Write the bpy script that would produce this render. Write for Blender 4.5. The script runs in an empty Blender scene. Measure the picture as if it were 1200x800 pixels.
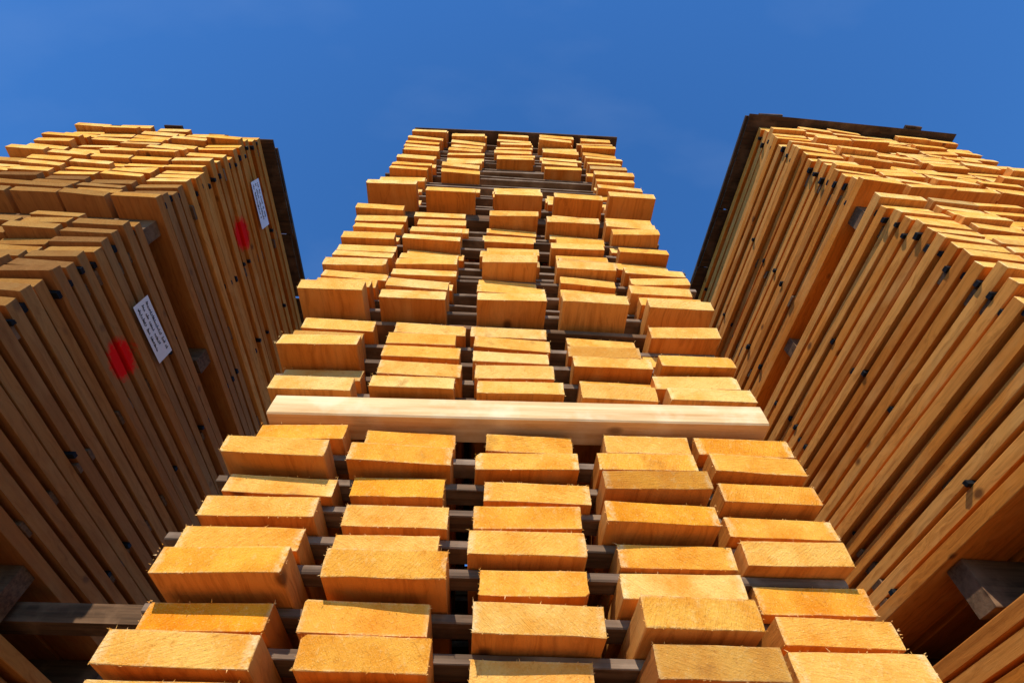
import bpy, math, random
from mathutils import Vector, Euler
random.seed(57)
R = random.random
def U(a,b): return random.uniform(a,b)
scene = bpy.context.scene

# ------------------------------------------------------------------ world
SUN_EL, SUN_AZ = math.radians(37), math.radians(12)
w = bpy.data.worlds.new("World"); scene.world = w; w.use_nodes = True
nt = w.node_tree; N = nt.nodes; L = nt.links
for n in list(N): N.remove(n)
out = N.new('ShaderNodeOutputWorld'); bg = N.new('ShaderNodeBackground')
sky = N.new('ShaderNodeTexSky'); sky.sky_type = 'NISHITA'; sky.sun_disc = False
sky.sun_elevation = SUN_EL; sky.sun_rotation = math.pi + SUN_AZ
sky.air_density = 1.0; sky.dust_density = 0.0; sky.ozone_density = 3.0
tint = N.new('ShaderNodeMixRGB'); tint.blend_type = 'MULTIPLY'; tint.inputs[0].default_value = 1
tint.inputs[2].default_value = (.54, 1.18, 1.80, 1)
tc = N.new('ShaderNodeTexCoord'); mp = N.new('ShaderNodeMapping'); mp.inputs['Scale'].default_value = (2.2, 5.0, 3.0)
mp.inputs['Rotation'].default_value = (0, 0, 0.7)
no = N.new('ShaderNodeTexNoise'); no.inputs['Scale'].default_value = 1.1; no.inputs['Detail'].default_value = 7
rp = N.new('ShaderNodeMapRange'); rp.inputs[1].default_value = .56; rp.inputs[2].default_value = .9
rp.inputs[3].default_value = 0; rp.inputs[4].default_value = .06
mx = N.new('ShaderNodeMixRGB'); mx.inputs[2].default_value = (6, 7, 8.4, 1)
L.new(tc.outputs['Generated'], mp.inputs[0]); L.new(mp.outputs[0], no.inputs['Vector']); L.new(no.outputs[0], rp.inputs[0])
L.new(sky.outputs[0], tint.inputs[1])
L.new(rp.outputs[0], mx.inputs[0]); L.new(tint.outputs[0], mx.inputs[1]); L.new(mx.outputs[0], bg.inputs[0])
bg.inputs[1].default_value = 0.125
L.new(bg.outputs[0], out.inputs[0])

sd = bpy.data.lights.new("sun", 'SUN'); sd.energy = 5.0; sd.angle = math.radians(.53); sd.color = (1.0, .92, .80)
so = bpy.data.objects.new("sun", sd); scene.collection.objects.link(so)
d = Vector((math.sin(SUN_AZ)*math.cos(SUN_EL), math.cos(SUN_AZ)*math.cos(SUN_EL), -math.sin(SUN_EL)))
so.rotation_euler = d.to_track_quat('-Z', 'Y').to_euler()
so.location = (-3, -12, 12)

# ------------------------------------------------------------------ materials
class G:
    def __init__(s, name):
        s.m = bpy.data.materials.new(name); s.m.use_nodes = True
        s.t = s.m.node_tree; s.N = s.t.nodes; s.b = s.N['Principled BSDF']
        s.b.inputs['Specular IOR Level'].default_value = .08
        s.b.inputs['Roughness'].default_value = .9
    def n(s, ty, ins=None, **kw):
        x = s.N.new(ty)
        for k, v in kw.items(): setattr(x, k, v)
        if ins:
            for k, v in ins.items(): s.set(x, k, v)
        return x
    def set(s, x, k, v):
        if isinstance(v, bpy.types.NodeSocket): s.t.links.new(v, x.inputs[k])
        else: x.inputs[k].default_value = v
    def math(s, op, a, b=0.0, clamp=False):
        return s.n('ShaderNodeMath', {0: a, 1: b}, operation=op, use_clamp=clamp).outputs[0]
    def vm(s, op, a, b):
        return s.n('ShaderNodeVectorMath', {0: a, 1: b}, operation=op).outputs[0]
    def mix(s, f, a, b, bt='MIX'):
        return s.n('ShaderNodeMixRGB', {0: f, 1: a, 2: b}, blend_type=bt).outputs[0]
    def mr(s, v, a, b, c, e):
        return s.n('ShaderNodeMapRange', {0: v, 1: a, 2: b, 3: c, 4: e}).outputs[0]
    def noise(s, vec, sc, det=4, rough=.55, dist=0):
        return s.n('ShaderNodeTexNoise', {'Vector': vec, 'Scale': sc, 'Detail': det, 'Roughness': rough, 'Distortion': dist}).outputs[0]
    def bump(s, h, st, dist):
        b = s.n('ShaderNodeBump', {'Strength': st, 'Distance': dist, 'Height': h}); s.set(s.b, 'Normal', b.outputs[0])
    def attr(s, nm): return s.n('ShaderNodeAttribute', attribute_name=nm).outputs['Vector']
    def sep(s, v): return s.n('ShaderNodeSeparateXYZ', {0: v}).outputs

def end_mat():
    g = G("sawn_end_grain")
    bco = g.attr('bco'); rnd = g.attr('rnd'); r = g.sep(rnd); c = g.sep(bco)
    wv = g.sep(g.attr('wea'))
    off = g.vm('MULTIPLY', rnd, (37., 21., 53.))
    p = g.vm('ADD', bco, off)
    px = g.math('ADD', c[0], g.mr(r[0], 0, 1, -.10, .10))
    pz = g.math('ADD', c[2], g.mr(r[1], 0, 1, -.11, .13))
    dist = g.math('SQRT', g.math('ADD', g.math('MULTIPLY', px, px), g.math('MULTIPLY', pz, pz)))
    wob = g.math('MULTIPLY', g.noise(p, 14, 2), .03)
    ring = g.math('SINE', g.math('MULTIPLY', g.math('ADD', dist, wob), 760.))
    ringf = g.mr(ring, -.3, 1, 0, 1)
    big = g.noise(p, 10, 4, .6)
    mid = g.noise(p, 60, 6, .78)
    fine = g.noise(p, 330, 4, .8)
    ang = g.n('ShaderNodeVectorRotate', {'Vector': p, 'Axis': (0, 1, 0), 'Angle': g.mr(r[1], 0, 1, -1.2, 1.2)}, rotation_type='AXIS_ANGLE').outputs[0]
    st = g.noise(g.vm('MULTIPLY', ang, (26., 26., 240.)), 1, 5, .72)
    tone = wv[1]
    dark = g.mix(r[2], (.95, .375, .022, 1), (.97, .47, .055, 1))
    pale = g.mix(r[2], (.98, .53, .11, 1), (.98, .64, .22, 1))
    col = g.mix(tone, dark, pale)
    deep = g.mix(tone, (.76, .225, .008, 1), (.90, .37, .04, 1))
    col = g.mix(g.mr(big, .40, .68, 0, .8), col, deep)
    col = g.mix(g.math('MULTIPLY', ringf, g.mr(r[1], .4, 1, 0., .12)), col, (.50, .15, .01, 1))
    col = g.mix(g.mr(mid, .56, .74, 0, .5), col, (.98, .68, .26, 1))
    col = g.mix(g.mr(mid, .44, .30, 0, .55), col, (.55, .16, .012, 1))
    col = g.mix(g.mr(fine, .55, .70, 0, .45), col, (.98, .74, .34, 1))
    col = g.mix(g.mr(fine, .42, .30, 0, .35), col, (.50, .15, .015, 1))
    col = g.mix(g.mr(st, .57, .72, 0, .38), col, (.56, .18, .015, 1))
    ex = g.math('MAXIMUM', g.mr(g.math('ABSOLUTE', c[0]), .108, .121, 0, 1), g.mr(g.math('ABSOLUTE', c[2]), .024, .031, 0, 1))
    col = g.mix(g.math('MULTIPLY', ex, g.mr(mid, .4, .6, 0, .5)), col, (.98, .78, .44, 1))
    sm = g.math('MULTIPLY', g.mr(g.noise(p, 16, 3, .6), .56, .7, 0, .4), g.mr(r[0], .78, .82, 0, 1))
    col = g.mix(sm, col, (.36, .13, .025, 1))
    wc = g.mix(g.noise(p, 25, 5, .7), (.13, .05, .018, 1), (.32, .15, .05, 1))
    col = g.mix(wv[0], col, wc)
    g.set(g.b, 'Base Color', col)
    h = g.math('ADD', g.math('MULTIPLY', fine, .8), g.math('ADD', g.math('MULTIPLY', mid, 1.6), g.math('MULTIPLY', st, 1.2)))
    g.bump(h, .8, .0038)
    g.set(g.b, 'Roughness', 1.0); g.set(g.b, 'Specular IOR Level', .0)
    return g.m

def side_mat(name, spots=(), k=1.0):
    g = G(name)
    bco = g.attr('bco'); rnd = g.attr('rnd'); r = g.sep(rnd)
    p = g.vm('ADD', bco, g.vm('MULTIPLY', rnd, (37., 21., 53.)))
    wob = g.noise(g.vm('MULTIPLY', p, (1., .35, 1.)), 9, 2)
    q = g.vm('ADD', g.vm('MULTIPLY', p, (60., 1.3, 60.)), g.n('ShaderNodeCombineXYZ', {0: g.math('MULTIPLY', wob, 6.), 2: g.math('MULTIPLY', wob, 6.)}).outputs[0])
    gr = g.noise(q, 1.0, 5, .65)
    fine = g.noise(g.vm('MULTIPLY', p, (420., 14., 420.)), 1, 3, .6)
    big = g.noise(g.vm('MULTIPLY', p, (4., 1.5, 4.)), 2.2, 3)
    saw = g.noise(g.vm('MULTIPLY', p, (8., 320., 8.)), 1, 2)
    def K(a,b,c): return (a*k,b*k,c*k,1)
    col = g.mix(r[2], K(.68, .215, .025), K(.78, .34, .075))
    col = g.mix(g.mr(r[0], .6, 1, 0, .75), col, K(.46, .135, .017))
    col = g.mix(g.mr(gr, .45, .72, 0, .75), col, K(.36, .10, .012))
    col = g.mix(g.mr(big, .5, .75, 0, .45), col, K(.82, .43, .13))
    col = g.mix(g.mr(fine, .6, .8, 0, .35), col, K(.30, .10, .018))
    vo = g.n('ShaderNodeTexVoronoi', {'Vector': g.vm('MULTIPLY', p, (5., 3.2, 5.)), 'Scale': 1.0, 'Randomness': 1.0}).outputs['Distance']
    kn = g.mr(vo, .05, .11, 1, 0)
    col = g.mix(g.math('MULTIPLY', kn, .85), col, (.12, .04, .012, 1))
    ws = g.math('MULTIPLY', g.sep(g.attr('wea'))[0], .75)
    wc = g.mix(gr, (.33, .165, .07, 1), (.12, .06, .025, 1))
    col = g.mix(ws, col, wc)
    if spots:
        pos = g.n('ShaderNodeNewGeometry').outputs['Position']
        s3 = g.sep(pos)
        nz = g.noise(pos, 34, 5, .7)
        for (sy, sz, sr) in spots:
            dy = g.math('MULTIPLY', g.math('SUBTRACT', s3[1], sy), .85); dz = g.math('SUBTRACT', s3[2], sz)
            dd = g.math('SQRT', g.math('ADD', g.math('MULTIPLY', dy, dy), g.math('MULTIPLY', dz, dz)))
            dd = g.math('ADD', dd, g.math('MULTIPLY', g.math('SUBTRACT', nz, .5), .10))
            f = g.mr(dd, sr*.75, sr*1.2, .98, 0)
            f = g.math('MULTIPLY', f, g.math('GREATER_THAN', s3[0], -2.02))
            col = g.mix(f, col, (.85, .006, .006, 1))
    g.set(g.b, 'Base Color', col)
    h = g.math('ADD', g.math('MULTIPLY', gr, 1.), g.math('ADD', g.math('MULTIPLY', fine, .5), g.math('MULTIPLY', saw, .5)))
    g.bump(h, .7, .002)
    return g.m

def plain_wood(name, c1, c2, c3):
    g = G(name)
    bco = g.attr('bco'); rnd = g.attr('rnd')
    p = g.vm('ADD', bco, g.vm('MULTIPLY', rnd, (37., 21., 53.)))
    gr = g.noise(g.vm('MULTIPLY', p, (50., 2., 50.)), 1, 5, .65)
    big = g.noise(p, 7, 4)
    col = g.mix(g.mr(gr, .35, .7, 0, 1), c1, c2)
    col = g.mix(g.mr(big, .48, .68, 0, .75), col, c3)
    vo = g.n('ShaderNodeTexVoronoi', {'Vector': g.vm('MULTIPLY', p, (6., 4., 6.)), 'Scale': 1.0}).outputs['Distance']
    col = g.mix(g.mr(vo, .06, .12, .7, 0), col, g.mix(.75, c2, (.05, .02, .01, 1)))
    g.set(g.b, 'Base Color', col); g.bump(gr, .6, .003)
    return g.m

M_END = end_mat()
M_SIDE = side_mat("sawn_board_side")
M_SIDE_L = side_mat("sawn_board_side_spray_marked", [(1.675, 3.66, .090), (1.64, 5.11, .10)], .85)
M_STICK = plain_wood("weathered_sticker_wood", (.21, .135, .085, 1), (.075, .047, .03, 1), (.35, .25, .17, 1))
M_BEAR = plain_wood("brown_bearer_wood", (.17, .095, .05, 1), (.06, .035, .02, 1), (.26, .15, .08, 1))
M_CREAM = plain_wood("fresh_pale_wood", (.86, .60, .31, 1), (.62, .35, .14, 1), (.90, .72, .46, 1))
M_DARK = plain_wood("dark_weathered_cover_wood", (.09, .055, .035, 1), (.035, .024, .018, 1), (.15, .10, .07, 1))
g = G("black_plastic_spacer"); g.set(g.b, 'Base Color', (.012, .012, .013, 1)); g.set(g.b, 'Roughness', .6); M_BLACK = g.m
g = G("paper_label"); pz = g.n('ShaderNodeTexCoord').outputs['Object']
g.set(g.b, 'Base Color', g.mix(g.noise(pz, 12, 5), (.84, .84, .84, 1), (.70, .70, .70, 1))); g.bump(g.noise(pz, 9, 2), .5, .01); M_PAPER = g.m
g = G("marker_ink"); g.set(g.b, 'Base Color', (.01, .01, .02, 1)); M_INK = g.m

# ------------------------------------------------------------------ mesh builder
class MB:
    def __init__(s): s.V=[]; s.F=[]; s.MI=[]; s.B=[]; s.Rn=[]; s.W=[]
    def ring(s, w, h, c, jit):
        pts=[]
        hw, hh = w/2, h/2
        cs=[c*U(.4,1.5) for _ in range(4)]
        if R()<.16: cs[random.randrange(4)]*=U(3,6)
        def P(x,z): pts.append((x+U(-jit,jit), z+U(-jit,jit)))
        P(-hw+cs[0],-hh)
        for k in (.25,.5,.75): P(-hw+k*w,-hh)
        P(hw-cs[1],-hh); P(hw,-hh+cs[1]); P(hw,0); P(hw,hh-cs[2]); P(hw-cs[2],hh)
        for k in (.75,.5,.25): P(-hw+k*w,hh)
        P(-hw+cs[3],hh); P(-hw,hh-cs[3]); P(-hw,0); P(-hw,-hh+cs[0])
        return pts
    def board(s, o, w, h, Ln, axis='y', yaw=0., roll=0., pitch=0., mside=0, mend=1, wea=0., tone=.5, bow=.004, c=.0020, jit=.0011, splin=0, nst=3):
        ring = s.ring(w,h,c,jit); n=len(ring); base=len(s.V)
        rn=(R(),R(),R())
        cr,sr=math.cos(roll),math.sin(roll); cy,sy=math.cos(yaw),math.sin(yaw)
        st=[(0.,.0010)]+[(.0012,0.)]+[(Ln*k/nst,0.) for k in range(1,nst)]+[(Ln-.0012,0.),(Ln,.0010)]
        bx,bz=U(-bow,bow),U(-bow,bow)*.6
        def place(x,y,z):
            t=y/Ln; b=math.sin(math.pi*t)
            X=x*cr-z*sr+bx*b; Z=x*sr+z*cr+bz*b + y*math.sin(pitch)
            X2=X*cy-y*sy; Y2=X*sy+y*cy
            if axis=='y': return (o[0]+X2,o[1]+Y2,o[2]+Z)
            return (o[0]+Y2,o[1]-X2,o[2]+Z)
        slant=U(-.05,.05); slz=U(-.10,.10)
        for (yy,ins) in st:
            for (x,z) in ring:
                kx=1-ins/(w/2); kz=1-ins/(h/2)
                dy = (x*slant+z*slz+U(-.0004,.0004)) if yy<.01 else 0
                s.V.append(place(x*kx,yy+dy,z*kz)); s.B.append((x*kx,yy,z*kz))
        ns=len(st)
        s.F.append([base+i for i in range(n)]); s.MI.append(mend)
        for k in range(ns-1):
            for i in range(n):
                a=base+k*n+i; b=base+k*n+(i+1)%n
                s.F.append([a,a+n,b+n,b]); s.MI.append(mend if k==0 else mside)
        s.F.append([base+(ns-1)*n+i for i in reversed(range(n))]); s.MI.append(mend)
        for _ in range(splin):
            i=random.randrange(n); x,z=ring[i]; x2,z2=ring[(i+1)%n]; t=R(); x=x+(x2-x)*t; z=z+(z2-z)*t
            ln=U(.0015,.0045) if R()<.94 else U(.005,.010)
            a=math.atan2(z/(h/2),x/(w/2))+U(-.9,.9); dx,dz=math.cos(a)*ln,math.sin(a)*ln
            wd=U(.0004,.0014); px,pz=-math.sin(a)*wd,math.cos(a)*wd
            b0=len(s.V)
            for (qx,qy,qz) in ((x-px,.001,z-pz),(x+px,.001,z+pz),(x+dx+U(-.002,.002),U(-.004,.001),z+dz)):
                s.V.append(place(qx,qy,qz)); s.B.append((qx,qy,qz))
            s.F.append([b0,b0+1,b0+2]); s.MI.append(mend)
        k=len(s.V)-len(s.Rn)
        s.Rn += [rn]*k; s.W += [(wea,tone,0)]*k
    def obj(s, name, mats, parent=None):
        me=bpy.data.meshes.new(name); me.from_pydata(s.V,[],s.F); 
        for m in mats: me.materials.append(m)
        me.polygons.foreach_set('material_index', s.MI)
        for nm,dat in (('bco',s.B),('rnd',s.Rn),('wea',s.W)):
            a=me.attributes.new(nm,'FLOAT_VECTOR','POINT'); a.data.foreach_set('vector',[c for v in dat for c in v])
        me.update()
        ob=bpy.data.objects.new(name,me); scene.collection.objects.link(ob)
        if parent: ob.parent=parent
        return ob

PITCH=.08
def rowh(i,z0): return z0+i*PITCH

def stack(x0,x1,cols,yf,length,packs,wboard,inner,yaw,side_m,cover_z,kind):
    e=bpy.data.objects.new("lumber_stack",None); scene.collection.objects.link(e)
    bo=MB(); stk=MB(); blk=MB(); cream=MB()
    TH=.0590 if kind=='c' else .0575
    for pi,pk in enumerate(packs):
        z0,rows=pk['z'],pk['rows']; cs=pk.get('cols',cols); dy=pk.get('dy',0.); xs=pk.get('dx',0.)
        wea0=pk.get('wea',0.); tone0=pk.get('tone',.6)
        coljit=[U(-.010,.010) for _ in cs]
        for r in range(rows):
            zc=rowh(r,z0)+TH/2
            rowdy=U(-.012,.012)
            for ci,cx in enumerate(cs):
                amp=pk.get('amp',.035)
                pr=random.gauss(0,amp*.65); pr=max(-amp*1.2,min(amp*1.5,pr))
                if r==0: pr=pr*.4-pk.get('lip',.05)
                if r==1: pr-=pk.get('lip',.05)*.3
                if pk.get('topcap') and r>=rows-2: pr=max(pr,-.015)
                rec=pk.get('recess')
                if rec and rec[0]<=r<=rec[1] and ci in rec[2] and R()<.8: pr+=U(.10,.24)
                ww=wboard*U(.89,1.05)
                x=cx+xs+coljit[ci]+U(-.018,.018)
                if kind!='c':
                    ww=wboard*U(.96,1.03)
                    x=cx+xs+max(-.016,min(.016,random.gauss(0,.009)))
                wea=wea0*U(.6,1.) if wea0 else (U(.2,.5) if R()<.05 else 0.)  # pack-wide dark brown mix, otherwise a few randomly weathered boards
                vis = zc>1.7
                yw=.7 if kind=='c' else .35
                bo.board((x,yf+dy+rowdy+pr,zc+U(-.001,.001)),ww,TH*U(.90,1.0),length+U(-.03,.03),yaw=math.radians(U(-yw,yw)),
                         roll=math.radians(U(-.6,.6)),wea=wea,tone=max(0,min(1,tone0+U(-.35,.35))),
                         splin=(30 if (kind=='c' and zc<3.4) else 6) if vis else 0)
            zs=rowh(r,z0)+TH+(PITCH-TH)/2
            if r<rows-1:
                xa,xb=x0+xs,x1+xs
                ys=[.07,.75,1.5,length-.12] if kind=='c' else [.13,.80,1.45,2.15,length-.1]
                for k,yy in enumerate(ys):
                    yy2=yf+dy+yy+U(-.02,.02)
                    a=xa+U(.0,.06); b=xb+U(-.06,.0)
                    if kind=='c' and R()<.12: b+=U(.03,.08)
                    if kind=='c' and R()<.12: a-=U(.03,.08)
                    stk.board((a,yy2+.02,zs),U(.05,.085),(PITCH-TH)*.9,b-a,axis='x',yaw=math.radians(U(-.9,.9)),mside=0,mend=0,c=.002,bow=.003)
                    if kind!='c':
                        if R()<(.85 if k==0 else .4):
                            xi = x1 if kind=='l' else x0
                            sgn=1 if kind=='l' else -1
                            wdt=U(.020,.038)
                            xx=xi+xs+sgn*U(-.004,.014)
                            xs0 = xx-.05 if kind=='l' else xx
                            blk.board((xs0,yy2-.05+U(-.03,.03),zs+U(-.001,.001)),wdt,(PITCH-TH)*.95,.05,axis='x',c=.002,mside=0,mend=0,nst=1,bow=0)
    bo.obj("boards",[side_m,M_END],e)
    stk.obj("stickers",[M_STICK if kind=='c' else M_BEAR],e)
    if blk.V: blk.obj("plastic_spacers",[M_BLACK],e)
    cv=MB()
    if kind=='c':
        y=yf-.01
        while y<yf+length:
            ww=U(.14,.2); cv.board((x0+U(-.02,.02),y+ww/2,cover_z+.014+U(0,.004)),ww,.020,(x1-x0)+U(-.05,.05),axis='x',yaw=math.radians(U(-.6,.6)),mend=0)
            y+=ww+.012
    else:
        y=yf+(.06 if kind=='l' else -.06); oh0=.085
        while y<yf+length:
            ww=U(.5,.8); oh=oh0+U(-.02,.02)
            a=x0-(oh if kind=='r' else U(.0,.02)); b=x1+(oh if kind=='l' else U(0,.02))
            cv.board((a,y+ww/2,cover_z+.012+U(0,.003)),ww,.016,b-a,axis='x',yaw=math.radians(U(-.6,.6)),mend=0,nst=6)
            y+=ww+U(.004,.010)
        e0 = x1+.055 if kind=='l' else x0-.055
        cv.board((e0,yf+(.12 if kind=='l' else -.04),cover_z+.038),.07,.028,length-.2,mend=0,yaw=math.radians(U(-.3,.3)))
        xx=x0+.1
        while xx<x1-.1:
            cv.board((xx,yf+(.03 if kind=='l' else -.05)+U(-.04,.03),cover_z+.036),U(.12,.2),.024,length-.1,mend=0,yaw=math.radians(U(-.3,.3)))
            xx+=U(.22,.36)
    cv.obj("cover_planks",[M_DARK],e)
    be=MB()
    for (za,zb,thin) in [(p['z']-p['bear'],p['z'],p.get('thin',False)) for p in packs]:
        hgt=zb-za-.006
        ys=(.05,.95,length-.25) if kind=='c' else (.16,1.05,1.9,length-.2)
        for k,yy in enumerate(ys):
            if kind=='c' and k==0 and abs(zb-2.72)<.01: continue
            ww=U(.085,.11)
            if thin:
                be.board((x0+.05,yf+yy+.03,(za+zb)/2-.01),ww,.02,x1-x0-U(.04,.08),axis='x',yaw=math.radians(U(-.8,.8)),mend=0)
                be.board((x0+.09,yf+yy+.05,(za+zb)/2+.013),ww,.02,x1-x0-U(.12,.2),axis='x',yaw=math.radians(U(-.8,.8)),mend=0)
            else:
                a=x0+U(.0,.03); b=x1-U(.0,.03)
                be.board((a,yf+yy+(.04 if kind=='c' else 0),(za+zb)/2),ww,hgt,b-a,axis='x',yaw=math.radians(U(-.5,.5)),mend=0)
    be.obj("pack_bearers",[M_BEAR],e)
    if kind=='c':
        cream.board((-.615,yf+.055,2.668),.10,.070,1.385,axis='x',mend=0,c=.003,roll=0,yaw=math.radians(-1.2))
        cream.obj("fresh_bearer",[M_CREAM],e)
    if yaw:
        piv=Vector((inner,yf,0)); 
        e.rotation_euler=(0,0,yaw); 
        rot=Euler((0,0,yaw)).to_matrix(); e.location=piv-rot@piv
    return e

lowc=[-.51,-.215,.10,.405,.68]
midc=[-.55,-.25,.055,.375,.64]
upc=[-.595,-.285,.05,.36,.655]
C=[dict(z=.10,rows=15,bear=.095,cols=lowc),
   dict(z=1.345,rows=16,bear=.045,cols=lowc,lip=.03,amp=.040,tone=.25,dy=.0,topcap=True),
   dict(z=2.72,rows=5,bear=.075,cols=midc,lip=.025,amp=.035,tone=.75),
   dict(z=3.18,rows=12,bear=.065,thin=True,cols=upc,dy=-.0,lip=.05,amp=.030,tone=.75),
   dict(z=4.21,rows=19,bear=.085,cols=upc,dy=-.0,dx=.02,lip=.075,amp=.030,recess=(4,10,(1,2,3)),tone=.85)]
stack(-.70,.80,upc,1.0,2.4,C,.25,0,0,M_SIDE,5.732,'c')

def even(a,b,n,wd): return [a+wd/2+i*((b-a-wd)/(n-1)) for i in range(n)]
LX0,LX1=-3.14,-1.87
lc=even(LX0,LX1,5,.24)
Lp=[dict(z=.10,rows=15,bear=.095),dict(z=1.40,rows=15,bear=.09),
    dict(z=2.80,rows=17,bear=.20,wea=1.,dy=.03,amp=.025,lip=.01),  # boards of this pack and the next are mixed towards dark brown
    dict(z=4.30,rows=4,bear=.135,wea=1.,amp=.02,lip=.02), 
    dict(z=4.625,rows=14,bear=.003,amp=.03,lip=.01,thin=True,tone=.8)]
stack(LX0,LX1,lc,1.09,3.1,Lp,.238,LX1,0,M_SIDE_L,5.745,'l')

RX0,RX1=1.93,3.50
rc=even(RX0,RX1,6,.25)
Rp=[dict(z=.10,rows=15,bear=.095),dict(z=1.40,rows=15,bear=.09),
    dict(z=2.80,rows=18,bear=.20,amp=.025,lip=.01,dx=.0,tone=.8),
    dict(z=4.36,rows=18,bear=.12,amp=.025,lip=.02,dx=.012,tone=.85)]
stack(RX0,RX1,rc,.83,3.1,Rp,.25,RX0,math.radians(2.2),M_SIDE,5.805,'r')

lb=MB()
lb.board((-3.1,2.28,2.68),.11,.08,3.3,axis='x',mend=0)
lb.board((.9,2.62,2.68),.11,.08,2.5,axis='x',mend=0)
lb.obj("long_timber_bearer",[M_BEAR])

# ------------------------------------------------------------------ paper labels with handwriting
def label(yc,zc,ln,ht,tilt):
    e=bpy.data.objects.new("paper_label",None); scene.collection.objects.link(e)
    me=bpy.data.meshes.new("sheet"); V=[];F=[]; nx,nz=16,5
    def surf(a,b): return .010*math.sin(a*5+zc)*.4+.006*math.sin(b*9+a*3)
    for j in range(nz+1):
        for i in range(nx+1):
            a=(i/nx-.5)*ln; b=(j/nz-.5)*ht; V.append((surf(a,b),a,b))
    for j in range(nz):
        for i in range(nx):
            k=j*(nx+1)+i; F.append((k,k+1,k+nx+2,k+nx+1))
    me.from_pydata(V,[],F); me.materials.append(M_PAPER); 
    for p in me.polygons: p.use_smooth=True
    s=bpy.data.objects.new("sheet",me); scene.collection.objects.link(s); s.parent=e
    V=[];F=[]
    def seg(a0,b0,a1,b1,wd=.0015):
        dx,dz=a1-a0,b1-b0; l=math.hypot(dx,dz) or 1; px,pz=-dz/l*wd,dx/l*wd; k=len(V)
        for (a,b) in ((a0+px,b0+pz),(a1+px,b1+pz),(a1-px,b1-pz),(a0-px,b0-pz)): V.append((surf(a,b)+.0012,a,b))
        F.append((k,k+1,k+2,k+3))
    for line in range(3):
        b=ht*.20-line*ht*.28; a=-ln*.43
        end=ln*U(.25,.42); prev=None
        while a<end:
            # each letter: 3-4 strokes joined into a cursive run
            hh=U(.010,.022)
            pts=[(a,b+U(0,.004)),(a+.004,b+hh),(a+.007,b+U(0,.005)),(a+.010,b+hh*U(.3,.8))][:random.choice((3,4))]
            if prev: seg(*prev,*pts[0])
            for q in range(len(pts)-1): seg(*pts[q],*pts[q+1])
            prev=pts[-1]; a+=U(.011,.014)
            if R()<.18: a+=.014; prev=None
    me=bpy.data.meshes.new("handwriting"); me.from_pydata(V,[],F); me.materials.append(M_INK)
    s=bpy.data.objects.new("handwriting",me); scene.collection.objects.link(s); s.parent=e
    e.location=(LX1+.030,yc,zc); e.rotation_euler=(tilt,0,0)
label(1.66,3.90,.37,.12,math.radians(2))
label(1.53,5.42,.36,.12,math.radians(-3))

# ------------------------------------------------------------------ ground
g=G("dusty_gravel_yard"); pos=g.n('ShaderNodeNewGeometry').outputs['Position']
col=g.mix(g.noise(pos,.6,5),(.38,.30,.21,1),(.28,.21,.145,1)); col=g.mix(g.mr(g.noise(pos,35,5,.7),.5,.7,0,.6),col,(.44,.36,.27,1))
g.set(g.b,'Base Color',col); g.bump(g.noise(pos,40,6,.7),.7,.02)
me=bpy.data.meshes.new("ground"); S=600
me.from_pydata([(-S,-S,0),(S,-S,0),(S,S,0),(-S,S,0)],[],[(0,1,2,3)]); me.materials.append(g.m)
gr=bpy.data.objects.new("ground",me); scene.collection.objects.link(gr)

# ------------------------------------------------------------------ camera
cd=bpy.data.cameras.new("camera"); cd.lens=18.15; cd.sensor_width=36; cd.clip_end=2000; cd.clip_start=.02
co=bpy.data.objects.new("camera",cd); scene.collection.objects.link(co)
co.location=(0,0,1.6); co.rotation_euler=(math.radians(144.6),0,math.radians(-3.07))
scene.camera=co
scene.view_settings.view_transform='Standard'; scene.view_settings.look='None'; scene.view_settings.exposure=0
print("verts",sum(len(o.data.vertices) for o in scene.objects if o.type=='MESH'))
